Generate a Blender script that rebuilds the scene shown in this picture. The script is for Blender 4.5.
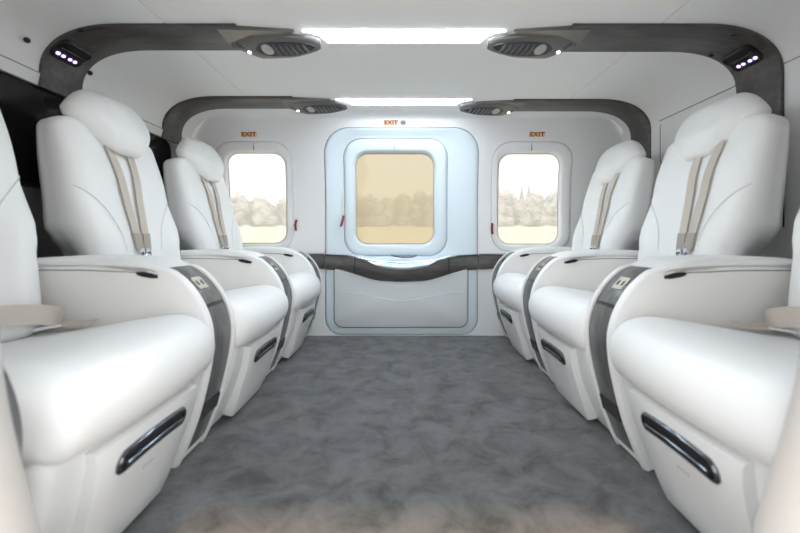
import bpy, bmesh, math, random
from math import sin, cos, pi, radians, sqrt
from mathutils import Vector, Matrix

for o in list(bpy.data.objects):
    bpy.data.objects.remove(o, do_unlink=True)
SC = bpy.context.scene
COL = SC.collection

# ------------------------------------------------------------------ camera
cd = bpy.data.cameras.new('camera')
cam = bpy.data.objects.new('camera', cd)
COL.objects.link(cam)
cam.location = (0, 0, 0.58)
cam.rotation_euler = (pi/2, 0, 0)
cd.lens = 18.0
cd.sensor_width = 36.0
cd.shift_x = -0.005
cd.shift_y = -0.0344
cd.clip_start = 0.02
cd.clip_end = 500
cd.dof.use_dof = True
cd.dof.focus_distance = 2.6
cd.dof.aperture_fstop = 2.8
SC.camera = cam

# ------------------------------------------------------------------ world, sun, exposure
w = bpy.data.worlds.new('sky')
SC.world = w
w.use_nodes = True
nt = w.node_tree
nt.nodes.clear()
wo = nt.nodes.new('ShaderNodeOutputWorld')
bg = nt.nodes.new('ShaderNodeBackground')
tc = nt.nodes.new('ShaderNodeTexCoord')
sp = nt.nodes.new('ShaderNodeSeparateXYZ')
rmp = nt.nodes.new('ShaderNodeValToRGB')
rmp.color_ramp.elements[0].position = 0.0
rmp.color_ramp.elements[0].color = (1.0, 0.965, 0.91, 1)
rmp.color_ramp.elements[1].position = 0.6
rmp.color_ramp.elements[1].color = (0.86, 0.93, 1.0, 1)
nt.links.new(tc.outputs['Generated'], sp.inputs[0])
nt.links.new(sp.outputs['Z'], rmp.inputs[0])
nt.links.new(rmp.outputs[0], bg.inputs[0])
bg.inputs[1].default_value = 1.55
nt.links.new(bg.outputs[0], wo.inputs[0])

sl = bpy.data.lights.new('sun', 'SUN')
sl.energy = 2.2
sl.color = (1.0, 0.66, 0.34)
sl.angle = radians(6)
sun = bpy.data.objects.new('sun', sl)
COL.objects.link(sun)
sun.location = (0, -3, 6)
sun.rotation_euler = Vector((0.0, 0.385, -1.0)).to_track_quat('-Z', 'Y').to_euler()

vs = SC.view_settings
vs.view_transform = 'Standard'
vs.look = 'None'
vs.gamma = 1.0
vs.use_curve_mapping = False
vs.exposure = 0.69

STRIP = 21.0      # light strip emission

# ------------------------------------------------------------------ materials
def mat(name, col, rough=0.5, metal=0.0, spec=0.5, bump=None, var=None, coat=0.0, sheen=0.0):
    m = bpy.data.materials.new(name)
    m.use_nodes = True
    n = m.node_tree.nodes
    l = m.node_tree.links
    b = n['Principled BSDF']
    b.inputs['Base Color'].default_value = (*col, 1)
    b.inputs['Roughness'].default_value = rough
    b.inputs['Metallic'].default_value = metal
    b.inputs['Specular IOR Level'].default_value = spec
    b.inputs['Coat Weight'].default_value = coat
    b.inputs['Coat Roughness'].default_value = 0.12
    b.inputs['Sheen Weight'].default_value = sheen
    t = n.new('ShaderNodeTexCoord')
    if bump:
        sc, st, dist = bump
        x = n.new('ShaderNodeTexNoise')
        x.inputs['Scale'].default_value = sc
        x.inputs['Detail'].default_value = 4
        l.new(t.outputs['Object'], x.inputs['Vector'])
        bp = n.new('ShaderNodeBump')
        bp.inputs['Strength'].default_value = st
        bp.inputs['Distance'].default_value = dist
        l.new(x.outputs['Fac'], bp.inputs['Height'])
        l.new(bp.outputs[0], b.inputs['Normal'])
    if var:
        sc, c2, stretch = var
        mp = n.new('ShaderNodeMapping')
        mp.inputs['Scale'].default_value = stretch
        x = n.new('ShaderNodeTexNoise')
        x.inputs['Scale'].default_value = sc
        x.inputs['Detail'].default_value = 5
        x.inputs['Distortion'].default_value = 0.6
        l.new(t.outputs['Object'], mp.inputs[0])
        l.new(mp.outputs[0], x.inputs['Vector'])
        r = n.new('ShaderNodeValToRGB')
        r.color_ramp.elements[0].position = 0.35
        r.color_ramp.elements[0].color = (*col, 1)
        r.color_ramp.elements[1].position = 0.65
        r.color_ramp.elements[1].color = (*c2, 1)
        l.new(x.outputs['Fac'], r.inputs[0])
        l.new(r.outputs[0], b.inputs['Base Color'])
    return m

def emit(name, col, s):
    m = bpy.data.materials.new(name)
    m.use_nodes = True
    n = m.node_tree.nodes
    n.clear()
    o = n.new('ShaderNodeOutputMaterial')
    e = n.new('ShaderNodeEmission')
    e.inputs[0].default_value = (*col, 1)
    e.inputs[1].default_value = s
    m.node_tree.links.new(e.outputs[0], o.inputs[0])
    return m

def pane_mat(name, tint, haze, hazecol, gloss=0.05):  # translucent share stands in for haze in the outdoor air
    m = bpy.data.materials.new(name)
    m.use_nodes = True
    n = m.node_tree.nodes
    l = m.node_tree.links
    n.clear()
    o = n.new('ShaderNodeOutputMaterial')
    t = n.new('ShaderNodeBsdfTransparent')
    t.inputs[0].default_value = (*tint, 1)
    tr = n.new('ShaderNodeBsdfTranslucent')
    tr.inputs[0].default_value = (*hazecol, 1)
    mx = n.new('ShaderNodeMixShader')
    mx.inputs[0].default_value = haze
    l.new(t.outputs[0], mx.inputs[1])
    l.new(tr.outputs[0], mx.inputs[2])
    g = n.new('ShaderNodeBsdfGlossy')
    g.inputs['Roughness'].default_value = 0.03
    m2 = n.new('ShaderNodeMixShader')
    m2.inputs[0].default_value = gloss
    l.new(mx.outputs[0], m2.inputs[1])
    l.new(g.outputs[0], m2.inputs[2])
    l.new(m2.outputs[0], o.inputs[0])
    return m

M = {}
M['leather'] = mat('white_leather', (0.88, 0.88, 0.875), 0.42, bump=(260, 0.12, 0.001))
M['shell'] = mat('white_moulding', (0.84, 0.84, 0.835), 0.38)
M['console'] = mat('white_console_skin', (0.89, 0.87, 0.845), 0.45, bump=(260, 0.1, 0.001))
M['ceil'] = mat('ceiling_white', (0.83, 0.825, 0.82), 0.6)
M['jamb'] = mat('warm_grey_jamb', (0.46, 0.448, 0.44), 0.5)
M['wall'] = mat('wall_white', (0.83, 0.83, 0.835), 0.5)
M['door'] = mat('door_pale_blue_white', (0.69, 0.775, 0.83), 0.4)
M['doorlow'] = mat('door_lower_grey_white', (0.80, 0.83, 0.85), 0.4)
M['gasket'] = mat('grey_gasket', (0.22, 0.22, 0.23), 0.6)
M['black'] = mat('black_plastic', (0.012, 0.012, 0.014), 0.35)
M['blackgloss'] = mat('black_gloss_panel', (0.012, 0.011, 0.011), 0.10, spec=0.25)
M['wood'] = mat('grey_wood_veneer', (0.055, 0.050, 0.048), 0.42, var=(9, (0.092, 0.084, 0.081), (1.0, 6.0, 6.0)), coat=0.15)
M['woodsill'] = mat('brown_grey_sill_veneer', (0.085, 0.079, 0.077), 0.28, var=(8, (0.135, 0.125, 0.121), (1.2, 5.0, 7.0)), coat=0.3)
M['woodv'] = mat('grey_wood_veneer_upright', (0.085, 0.083, 0.085), 0.35, var=(9, (0.15, 0.148, 0.152), (6.0, 6.0, 1.3)), coat=0.2)
M['pod'] = mat('dark_grey_pod', (0.11, 0.105, 0.10), 0.3, coat=0.2)
M['poddark'] = mat('louvre_black', (0.03, 0.03, 0.033), 0.25)
M['louvre'] = mat('louvre_grey', (0.16, 0.155, 0.15), 0.3, metal=0.5)
M['chrome'] = mat('chrome', (0.82, 0.83, 0.85), 0.12, metal=1.0)
M['darkchrome'] = mat('dark_chrome', (0.17, 0.18, 0.20), 0.18, metal=1.0)
M['bluemetal'] = mat('pale_blue_metal', (0.72, 0.84, 0.92), 0.3, metal=0.7)
M['goldplate'] = mat('pale_gold_plate', (0.62, 0.56, 0.45), 0.22, metal=0.9)
M['strap'] = mat('greige_webbing', (0.60, 0.54, 0.475), 0.65, bump=(900, 0.3, 0.001))
M['strapdark'] = mat('greige_webbing_stitched', (0.40, 0.36, 0.32), 0.65)
M['red'] = mat('dark_red_ribbon', (0.23, 0.02, 0.035), 0.6)
M['exitred'] = mat('exit_red', (0.36, 0.03, 0.008), 0.5)
M['exitgold'] = mat('exit_gold_plate', (0.80, 0.66, 0.42), 0.5)
M['cream'] = mat('cream_cord', (0.75, 0.68, 0.5), 0.6)
M['led'] = emit('purple_led', (0.66, 0.46, 1.0), 1.7)
M['strip'] = emit('light_strip', (0.80, 0.91, 1.0), STRIP)
M['spotled'] = emit('white_led', (1.0, 0.95, 0.97), 5.0)
M['seam'] = mat('crease_line_grey', (0.70, 0.70, 0.71), 0.6)  # grey drawn along the bolster creases in place of their shade
M['lens'] = mat('satin_lens', (0.42, 0.42, 0.41), 0.25, spec=0.6)
M['mark'] = mat('grey_print', (0.45, 0.45, 0.46), 0.6)
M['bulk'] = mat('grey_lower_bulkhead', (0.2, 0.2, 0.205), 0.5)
M['pane'] = pane_mat('outdoor_haze_pane', (0.52, 0.52, 0.515), 0.46, (0.57, 0.567, 0.555))  # outdoor haze put into the pane; grey tint dims the view
M['amber'] = pane_mat('amber_pane', (0.255, 0.225, 0.172), 0.56, (0.425, 0.378, 0.285), 0.04)
M['grass'] = mat('field_grass', (0.66, 0.66, 0.46), 0.9, var=(0.6, (0.74, 0.73, 0.53), (1, 0.3, 1)))
M['leaf'] = mat('tree_leaf', (0.10, 0.105, 0.11), 0.8, var=(7.0, (0.88, 0.88, 0.95), (1, 1, 1)))  # paleness stands in for haze, dark mottle for shade between leaves
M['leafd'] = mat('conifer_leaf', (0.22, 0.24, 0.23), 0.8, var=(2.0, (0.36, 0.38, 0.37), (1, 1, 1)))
M['bark'] = mat('tree_bark', (0.22, 0.18, 0.14), 0.9)

def carpet_mat():
    m = mat('grey_suede_carpet', (0.15, 0.15, 0.152), 0.95, spec=0.1, sheen=0.25)
    n = m.node_tree.nodes
    l = m.node_tree.links
    b = n['Principled BSDF']
    t = n.new('ShaderNodeTexCoord')
    n1 = n.new('ShaderNodeTexNoise')
    n1.inputs['Scale'].default_value = 9.5
    n1.inputs['Detail'].default_value = 6
    n1.inputs['Roughness'].default_value = 0.70
    n1.inputs['Distortion'].default_value = 0.55
    l.new(t.outputs['Object'], n1.inputs['Vector'])
    r = n.new('ShaderNodeValToRGB')
    e = r.color_ramp.elements
    e[0].position = 0.34
    e[0].color = (0.060, 0.060, 0.061, 1)
    e[1].position = 0.62
    e[1].color = (0.155, 0.154, 0.155, 1)
    k = e.new(0.47)
    k.color = (0.110, 0.110, 0.111, 1)
    l.new(n1.outputs['Fac'], r.inputs[0])
    l.new(r.outputs[0], b.inputs['Base Color'])
    n2 = n.new('ShaderNodeTexNoise')
    n2.inputs['Scale'].default_value = 260
    n2.inputs['Detail'].default_value = 3
    l.new(t.outputs['Object'], n2.inputs['Vector'])
    bp = n.new('ShaderNodeBump')
    bp.inputs['Strength'].default_value = 0.35
    bp.inputs['Distance'].default_value = 0.003
    l.new(n2.outputs['Fac'], bp.inputs['Height'])
    l.new(bp.outputs[0], b.inputs['Normal'])
    return m
M['carpet'] = carpet_mat()

# ------------------------------------------------------------------ helpers
class MB:
    """collects pieces that become ONE mesh object"""
    def __init__(self):
        self.v = []
        self.f = []

    def add(self, verts, faces):
        k = len(self.v)
        self.v += [tuple(p) for p in verts]
        self.f += [tuple(i + k for i in f) for f in faces]
        return self

    def loft(self, rings, cap=True, closed=True):
        n = len(rings[0])
        v = [p for r in rings for p in r]
        f = []
        for i in range(len(rings) - 1):
            for j in range(n if closed else n - 1):
                a = i*n + j
                b = i*n + (j + 1) % n
                f.append((a, b, b + n, a + n))
        if cap:
            for base, ring in ((0, rings[0]), ((len(rings) - 1)*n, rings[-1])):
                c = [sum(p[i] for p in ring)/n for i in range(3)]
                v.append(c)
                ci = len(v) - 1
                for j in range(n):
                    f.append((base + j, base + (j + 1) % n, ci))
        return self.add(v, f)

    def prof(self, pts, y0, y1, r=0.01, seg=4, bow=None):
        """side profile (x,z) extruded along y with rounded ends"""
        n = len(pts)
        area = sum(pts[i][0]*pts[(i + 1) % n][1] - pts[(i + 1) % n][0]*pts[i][1] for i in range(n))
        sg = 1 if area > 0 else -1
        nrm = []
        for i in range(n):
            a = pts[i - 1]
            b = pts[(i + 1) % n]
            dx, dz = b[0] - a[0], b[1] - a[1]
            L = math.hypot(dx, dz) or 1
            nrm.append((sg*dz/L, -sg*dx/L))
        st = []
        for k in range(seg + 1):
            a = pi/2*k/seg
            st.append((y0 + r*(1 - sin(a)), r*(1 - cos(pi/2 - a)) if False else r*(1 - sin(a))))
        st = [(y0 + r*(1 - cos(pi/2*k/seg)), r*(1 - sin(pi/2*k/seg))) for k in range(seg + 1)]
        m = 6 if bow else 1
        mid = [(y0 + r + (y1 - y0 - 2*r)*k/m, 0.0) for k in range(1, m)]
        en = [(y1 - (y - y0), i) for y, i in reversed(st)]
        rings = []
        for y, ins in st + mid + en:
            ring = []
            for (px, pz), (nx, nz) in zip(pts, nrm):
                bx = bow(px, pz, y) if bow else 0
                ring.append((px - nx*ins + bx, y, pz - nz*ins))
            rings.append(ring)
        return self.loft(rings)

    def box(self, c, s, rot=None):
        v = []
        for dx in (-.5, .5):
            for dy in (-.5, .5):
                for dz in (-.5, .5):
                    p = Vector((dx*s[0], dy*s[1], dz*s[2]))
                    if rot is not None:
                        p = rot @ p
                    v.append(Vector(c) + p)
        return self.add(v, [(0, 1, 3, 2), (4, 6, 7, 5), (0, 4, 5, 1), (2, 3, 7, 6), (0, 2, 6, 4), (1, 5, 7, 3)])

    def tube(self, path, r, n=10, flat=1.0, up=(0, 0, 1)):
        rings = []
        P = [Vector(p) for p in path]
        for i, p in enumerate(P):
            d = (P[min(i + 1, len(P) - 1)] - P[max(i - 1, 0)]).normalized()
            s = d.cross(Vector(up))
            if s.length < 1e-5:
                s = d.cross(Vector((1, 0, 0)))
            s.normalize()
            u = s.cross(d)
            rr = r[i] if isinstance(r, (list, tuple)) else r
            rings.append([p + s*rr*cos(2*pi*k/n) + u*rr*flat*sin(2*pi*k/n) for k in range(n)])
        return self.loft(rings)

    def ribbon(self, path, sides, width, th):
        """flat strap: path points, side vectors"""
        rings = []
        P = [Vector(p) for p in path]
        for i, p in enumerate(P):
            d = (P[min(i + 1, len(P) - 1)] - P[max(i - 1, 0)]).normalized()
            s = Vector(sides[i]).normalized()
            nn = d.cross(s).normalized()*th/2
            s = s*width/2
            rings.append([p - s - nn, p - s*0.5 - nn*1.2, p + s*0.5 - nn*1.2, p + s - nn,
                          p + s + nn, p + s*0.5 + nn*1.2, p - s*0.5 + nn*1.2, p - s + nn])
        return self.loft(rings)

    def ell(self, c, r, n=14, m=8, e=1.0, rot=None):
        rings = []
        for i in range(1, m):
            ph = -pi/2 + pi*i/m
            ring = []
            for j in range(n):
                th = 2*pi*j/n
                f = lambda t: math.copysign(abs(t)**e, t)
                p = Vector((r[0]*f(cos(ph))*f(cos(th)), r[1]*f(cos(ph))*f(sin(th)), r[2]*f(sin(ph))))
                if rot is not None:
                    p = rot @ p
                ring.append(Vector(c) + p)
            rings.append(ring)
        return self.loft(rings)

    def build(self, name, m, parent=None, T=None, smooth=40, loc=None, recalc=True):
        v = [T(p) for p in self.v] if T else self.v
        me = bpy.data.meshes.new(name)
        me.from_pydata([tuple(p) for p in v], [], self.f)
        bm = bmesh.new()
        bm.from_mesh(me)
        if recalc:
            bmesh.ops.recalc_face_normals(bm, faces=bm.faces)
        bm.to_mesh(me)
        bm.free()
        for p in me.polygons:
            p.use_smooth = True
        me.set_sharp_from_angle(angle=radians(smooth))
        me.materials.append(M[m] if isinstance(m, str) else m)
        o = bpy.data.objects.new(name, me)
        COL.objects.link(o)
        if parent:
            o.parent = parent
        if loc:
            o.location = loc
        return o

def tag(o, label=None, cat=None, group=None, kind=None):
    if label:
        o['label'] = label
    if cat:
        o['category'] = cat
    if group:
        o['group'] = group
    if kind:
        o['kind'] = kind
    return o

def empty(name, loc):
    o = bpy.data.objects.new(name, None)
    o.empty_display_size = 0.05
    COL.objects.link(o)
    o.location = loc
    return o

def copy_tree(o, parent=None):
    c = o.copy()
    COL.objects.link(c)
    if parent:
        c.parent = parent
    for ch in list(o.children):
        copy_tree(ch, c)
    return c

def spline(pts, per=6, closed=True):
    n = len(pts)
    out = []
    rng = range(n) if closed else range(n - 1)
    for i in rng:
        if closed:
            p0, p1, p2, p3 = pts[i - 1], pts[i], pts[(i + 1) % n], pts[(i + 2) % n]
        else:
            p0, p1, p2, p3 = pts[max(i - 1, 0)], pts[i], pts[i + 1], pts[min(i + 2, n - 1)]
        for k in range(per):
            t = k/per
            out.append(tuple(0.5*((2*b) + (-a + c)*t + (2*a - 5*b + 4*c - d)*t*t + (-a + 3*b - 3*c + d)*t**3)
                             for a, b, c, d in zip(p0, p1, p2, p3)))
    if not closed:
        out.append(tuple(pts[-1]))
    return out

def interp(x, xs, ys):
    if x <= xs[0]:
        return ys[0]
    for i in range(len(xs) - 1):
        if x <= xs[i + 1]:
            t = (x - xs[i])/(xs[i + 1] - xs[i])
            t = t*t*(3 - 2*t)
            return ys[i]*(1 - t) + ys[i + 1]*t
    return ys[-1]

def lerp_pts(x, xs, ys):
    for i in range(len(xs) - 1):
        if x <= xs[i + 1]:
            return ys[i] + (ys[i + 1] - ys[i])*(x - xs[i])/(xs[i + 1] - xs[i])
    return ys[-1]

def sstep(a, b, x):
    t = max(0.0, min(1.0, (x - a)/(b - a)))
    return t*t*(3 - 2*t)

def rrect(x0, x1, z0, z1, rt, rb=None, arc=8, ed=10):
    """rounded rectangle loop in (x,z), fixed point count"""
    rb = rt if rb is None else rb
    out = []
    cs = [((x1 - rb, z0 + rb), rb, -pi/2), ((x1 - rt, z1 - rt), rt, 0), ((x0 + rt, z1 - rt), rt, pi/2), ((x0 + rb, z0 + rb), rb, pi)]
    arcs = [[(c[0] + r*cos(a + pi/2*k/arc), c[1] + r*sin(a + pi/2*k/arc)) for k in range(arc + 1)] for c, r, a in cs]
    for i in range(4):
        out += arcs[i]
        a = arcs[i][-1]
        b = arcs[(i + 1) % 4][0]
        for k in range(1, ed):
            out.append((a[0] + (b[0] - a[0])*k/ed, a[1] + (b[1] - a[1])*k/ed))
    return out

# ------------------------------------------------------------------ cabin shell
XL, XR = -1.22, 1.27
ZC = 1.30
YF, YN = 2.40, 0.46

def wall_y(z):
    return YF - (0.42*(z - 0.78)**2 if z > 0.78 else 0.0)

fl = MB()
fl.box((0.02, 1.40, -0.02), (2.54, 2.04, 0.04))
floor = tag(fl.build('floor', 'carpet'), 'grey brushed suede carpet along the cabin aisle', 'floor', kind='structure')

def cove(side):
    """ceiling cross-section from seam to bulkhead (x,z)"""
    xw = abs(XL) if side < 0 else XR
    a, b = 0.27, 0.165
    pts = []
    for k in range(15):
        t = pi/2*k/14
        n = 2.35
        pts.append((side*(xw - a + a*sin(t)**(2/n)), ZC - b + b*cos(t)**(2/n)))
    return pts

ZL = ZC - 0.165    # foot of the cove
cp = []
left = cove(-1)[::-1]
right = cove(1)
seamL, seamR = -0.80, 0.86
cp += left
def groove(x):
    return [(x - 0.0022, ZC), (x - 0.0012, ZC + 0.005), (x + 0.0012, ZC + 0.005), (x + 0.0022, ZC)]
cp += groove(seamL)
cp += [(-0.4, ZC), (0, ZC), (0.4, ZC)]
cp += groove(seamR)
cp += right
ce = MB()
ys = [YN - 0.04, 0.8, 1.2, 1.6, 2.0, 2.30]
ce.loft([[(x, y, z) for x, z in cp] for y in ys], cap=False, closed=False)
ceiling = ce.build('ceiling', 'ceil', recalc=False, smooth=30)
tag(ceiling, 'white moulded cabin ceiling curving down to both bulkheads', 'ceiling', kind='structure')

# end wall (the far side of the cabin) in three panels around the two windows and the door
def wall_ring(loop, dy=0.0, f=None):
    return [(x, wall_y(z) + dy + (f(x, z) if f else 0), z) for x, z in loop]

def lerp_loops(a, b, t):
    return [(p[0]*(1 - t) + q[0]*t, p[1]*(1 - t) + q[1]*t) for p, q in zip(a, b)]

DOOR = (-0.474, 0.444, 0.004, 1.228)
dloop = rrect(*DOOR, 0.15, 0.10)
W1F = (-1.125, -0.664, 0.505, 1.152)
W3F = (0.522, 1.000, 0.505, 1.152)
W2F = (-0.362, 0.262, 0.478, 1.172)
W1 = (-1.056, -0.708, 0.553, 1.092)
W3 = (0.566, 0.932, 0.548, 1.088)
W2 = (-0.294, 0.182, 0.548, 1.092)
wl = MB()
ZT = 1.262
for (x0, x1), hole in (((XL - 0.02, -0.56), rrect(*W1F, 0.11)), ((-0.56, 0.48), dloop), ((0.48, XR + 0.02), rrect(*W3F, 0.11))):
    outer = rrect(x0, x1, 0.0, ZT, 0.0015)
    wl.loft([wall_ring(outer)] + [wall_ring(lerp_loops(outer, hole, t)) for t in (.25, .5, .75, .97, 1.0)] + [wall_ring(hole, 0.012)],
            cap=False)
fil = []
for k in range(9):
    a = pi/2*k/8
    fil.append((wall_y(ZT) - 0.075*(1 - cos(a)), ZT + (ZC - ZT)*sin(a)))
wl.loft([[(x, y, z) for y, z in fil] for x in (XL, -0.56, 0, 0.48, XR)], cap=False, closed=False)
wb = wl.build('wall_back', 'wall', recalc=False, smooth=35)
tag(wb, 'white curved far wall of the cabin with two side windows', 'wall', kind='structure')

def gasket_ring(outer, inner, dy, name, parent, seam=None):
    g = MB()
    g.loft([wall_ring(outer, dy), wall_ring(inner, dy)], cap=False)
    if seam:
        x, z0, z1 = seam
        g.box((x, wall_y((z0 + z1)/2) - 0.0012, (z0 + z1)/2), (0.0022, 0.004, z1 - z0))
    return g.build(name, 'gasket', parent)

def make_window(name, F, Wn, label, pane, rf=0.11, rp=0.072, lift=0.0, m='wall', rec=0.0):
    fr = MB()
    g = 0.0022
    o = rrect(F[0] + g, F[1] - g, F[2] + g, F[3] - g, rf - g)
    i0 = rrect(Wn[0] - 0.012, Wn[1] + 0.012, Wn[2] - 0.012, Wn[3] + 0.012, rp + 0.01)
    i1 = rrect(*Wn, rp)
    q = rec
    rings = [wall_ring(o, q + 0.012), wall_ring(o, q + 0.001), wall_ring(lerp_loops(o, i0, 0.06), q - 0.002 - lift*0.5),
             wall_ring(lerp_loops(o, i0, 0.3), q - 0.002 - lift), wall_ring(lerp_loops(o, i0, 0.95), q - 0.002 - lift),
             wall_ring(i0, q - lift), wall_ring(lerp_loops(i0, i1, 0.6), q + 0.006), wall_ring(i1, q + 0.022)]
    fr.loft(rings, cap=False)
    w_ = fr.build(name, m, recalc=False, smooth=50)
    tag(w_, label, 'window', kind='structure')
    xm = (Wn[0] + Wn[1])/2
    gg = MB()
    go = rrect(F[0] - 0.02, F[1] + 0.02, F[2] - 0.02, F[3] + 0.02, rf + 0.02)
    gi = rrect(F[0] + 0.02, F[1] - 0.02, F[2] + 0.02, F[3] - 0.02, rf - 0.02)
    gg.loft([wall_ring(go, q + 0.0115), wall_ring(gi, q + 0.0115)], cap=False)
    gg.box((xm, wall_y(F[3] - 0.03) + q - 0.0022 - lift, (F[3] + Wn[3])/2 + 0.004), (0.0024, 0.011, F[3] - Wn[3] - 0.014))
    gg.build('window_gasket', 'gasket', w_)
    seal = MB()
    so = rrect(*Wn, rp)
    si = rrect(Wn[0] + 0.004, Wn[1] - 0.004, Wn[2] + 0.004, Wn[3] - 0.004, rp - 0.004)
    seal.loft([wall_ring(so, q + 0.0215), wall_ring(si, q + 0.0215)], cap=False)
    seal.build('pane_seal', 'gasket', w_)
    p = MB()
    # pane: flat sheet with a little thickness
    lp = rrect(Wn[0] - 0.004, Wn[1] + 0.004, Wn[2] - 0.004, Wn[3] + 0.004, rp)
    yb, yt = wall_y(Wn[2]) + q + 0.024, wall_y(Wn[3]) + q + 0.024
    lin = lambda z: yb + 0.000 + (yt - yb)*max(0, (z - Wn[2])/(Wn[3] - Wn[2]))
    ring = [(x, wall_y(z) + q + 0.0235, z) for x, z in lp]
    mid = [((x - xm)*0.5 + xm, wall_y((z - 0.82)*0.5 + 0.82) + q + 0.0235, (z - 0.82)*0.5 + 0.82) for x, z in lp]
    p.loft([ring, mid, [(xm + (x - xm)*0.02, wall_y(0.82) + q + 0.0235, 0.82 + (z - 0.82)*0.02) for x, z in lp]], cap=False)
    k = len(lp)
    p.f.append(tuple(range(2*k, 3*k)))
    p.build('pane', pane, w_, smooth=180, recalc=False)
    return w_

win1 = make_window('window_1', W1F, W1, 'left side window behind the far left seat', 'pane')
win3 = make_window('window_3', W3F, W3, 'right side window beside the far right seat', 'pane')

# ---- door
dr = MB()
g = 0.0042
do = rrect(DOOR[0] + g, DOOR[1] - g, DOOR[2] + g, DOOR[3] - g, 0.15 - g, 0.10 - g)
wh = rrect(*W2F, 0.11)
REC = 0.020
def recess(t):
    def f(x, z):
        up = sstep(0.42, 0.60, z)
        return REC*sstep(0.06, 1.0, t)*up
    return f
rings = [wall_ring(do, 0.014), wall_ring(do, 0.001)]
for t in (0.02, 0.06, 0.12, 0.2, 0.3, 0.4, 0.5, 0.6, 0.7, 0.8, 0.9, 1.0):
    rings.append(wall_ring(lerp_loops(do, wh, t), -0.004*sstep(0, 0.06, t), recess(t)))
rings.append(wall_ring(wh, REC + 0.01))
dr.loft(rings, cap=False)
door = dr.build('door_1', 'door', recalc=False, smooth=50)
tag(door, 'pale blue white sliding cabin door with a large amber window', 'door', kind='structure')
gk = MB()
gk.loft([wall_ring(rrect(DOOR[0] - .03, DOOR[1] + .03, DOOR[2] - 0.01, DOOR[3] + .03, 0.17, 0.11), 0.0125),
         wall_ring(rrect(DOOR[0] + .03, DOOR[1] - .03, DOOR[2] + .03, DOOR[3] - .03, 0.13, 0.08), 0.0125)], cap=False)
gk.build('door_gasket', 'gasket', door)
win2 = make_window('window_2', W2F, W2, 'amber tinted middle window set in the cabin door', 'amber', rf=0.11, rp=0.075, lift=0.007, m='door', rec=REC)

# lower door panel
lp = MB()
po = rrect(-0.415, 0.379, 0.054, 0.47, 0.03, 0.05)
pi_ = rrect(-0.409, 0.373, 0.060, 0.464, 0.026, 0.046)
pm = rrect(-0.02, 0.0, 0.26, 0.28, 0.004)
lp.loft([[(x, YF + 0.002, z) for x, z in po], [(x, YF - 0.012, z) for x, z in po], [(x, YF - 0.016, z) for x, z in pi_],
         [(x, YF - 0.016, z) for x, z in pm]], cap=False)
k = len(pm)
lp.f.append(tuple(range(3*k, 4*k)))
panel = lp.build('lower_panel', 'doorlow', door, recalc=False)
sh = MB()
so = rrect(-0.421, 0.385, 0.048, 0.47, 0.034, 0.056)
sh.loft([[(x, YF - 0.0055, z) for x, z in so], [(x, YF - 0.0055, z) for x, z in po]], cap=False)
sh.build('panel_gasket', 'gasket', panel)
st = MB()
st.tube([(x, YF - 0.0158, 0.262 - 0.05*cos((x + 0.01)*3.9)**3) for x in [(-0.37 + 0.73*k/40) for k in range(41)]], 0.0022, 6)
st.build('style_ridge', 'doorlow', panel)

# wood sill across door and wall
def sill_top(x):
    u = abs(x + 0.01)
    return interp(u, [0, 0.12, 0.36, 0.50], [0.441, 0.446, 0.482, 0.489])
def sill_bot(x):
    u = abs(x + 0.01)
    return interp(u, [0, 0.10, 0.40, 0.50], [0.326, 0.330, 0.394, 0.402])
def sill_out(x):
    u = abs(x + 0.01)
    return interp(u, [0, 0.18, 0.42], [0.055, 0.05, 0.024])
def sill(x0, x1, n):
    b = MB()
    rings = []
    for k in range(n + 1):
        x = x0 + (x1 - x0)*k/n
        t, o_, d = sill_top(x), sill_bot(x), sill_out(x)
        y = YF
        rings.append([(x, y, t), (x, y - d*0.6, t + 0.002), (x, y - d, t - 0.006), (x, y - d*1.02, t*0.55 + o_*0.45),
                      (x, y - d*0.8, o_*0.85 + t*0.15), (x, y - d*0.5, o_), (x, y, o_)])
    b.loft(rings)
    return b
sill(-0.4715, -0.292, 8).build('sill_panel', 'woodsill', door)
c_ = sill(-0.287, 0.262, 18).build('sill_panel', 'woodsill', door)
sill(0.267, 0.4415, 8).build('sill_panel', 'woodsill', door)
dv = MB()
for x in (-0.2895, 0.2645):
    dv.box((x, YF - sill_out(x)*0.5 - 0.004, (sill_top(x) + sill_bot(x))/2), (0.006, sill_out(x)*0.98, sill_top(x) - sill_bot(x) - 0.004))
dv.build('sill_divider', 'black', door)
t1 = tag(sill(XL, -0.4765, 10).build('trim_1', 'woodsill'), 'dark wood trim on the far wall left of the door', 'trim', kind='structure')
t2 = tag(sill(0.4465, XR, 10).build('trim_2', 'woodsill'), 'dark wood trim on the far wall right of the door', 'trim', kind='structure')
def chrome_line(x0, x1, n):
    b = MB()
    b.tube([(x, YF - sill_out(x)*0.95, sill_top(x) + 0.003) for x in [x0 + (x1 - x0)*k/n for k in range(n + 1)]], 0.009, 10, 0.55)
    return b
chrome_line(-0.47, 0.44, 40).build('chrome_rail', 'chrome', door)
chrome_line(-1.0, -0.477, 10).build('chrome_rail', 'chrome', t1)
chrome_line(0.447, 0.62, 10).build('chrome_rail', 'chrome', t2)
# shelf between chrome rail and window (sill top)
sh = MB()
rings = []
for k in range(31):
    x = -0.33 + 0.64*k/30
    t, d = sill_top(x), sill_out(x)
    e = sin(pi*k/30)**0.4
    rings.append([(x, YF, t + 0.002 + 0.026*e), (x, YF - d*0.5, t + 0.002 + 0.018*e), (x, YF - d*0.9, t + 0.003), (x, YF - d*0.9, t - 0.004), (x, YF, t - 0.004)])
sh.loft(rings)
sh.build('sill_shelf', 'bluemetal', door)
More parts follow.
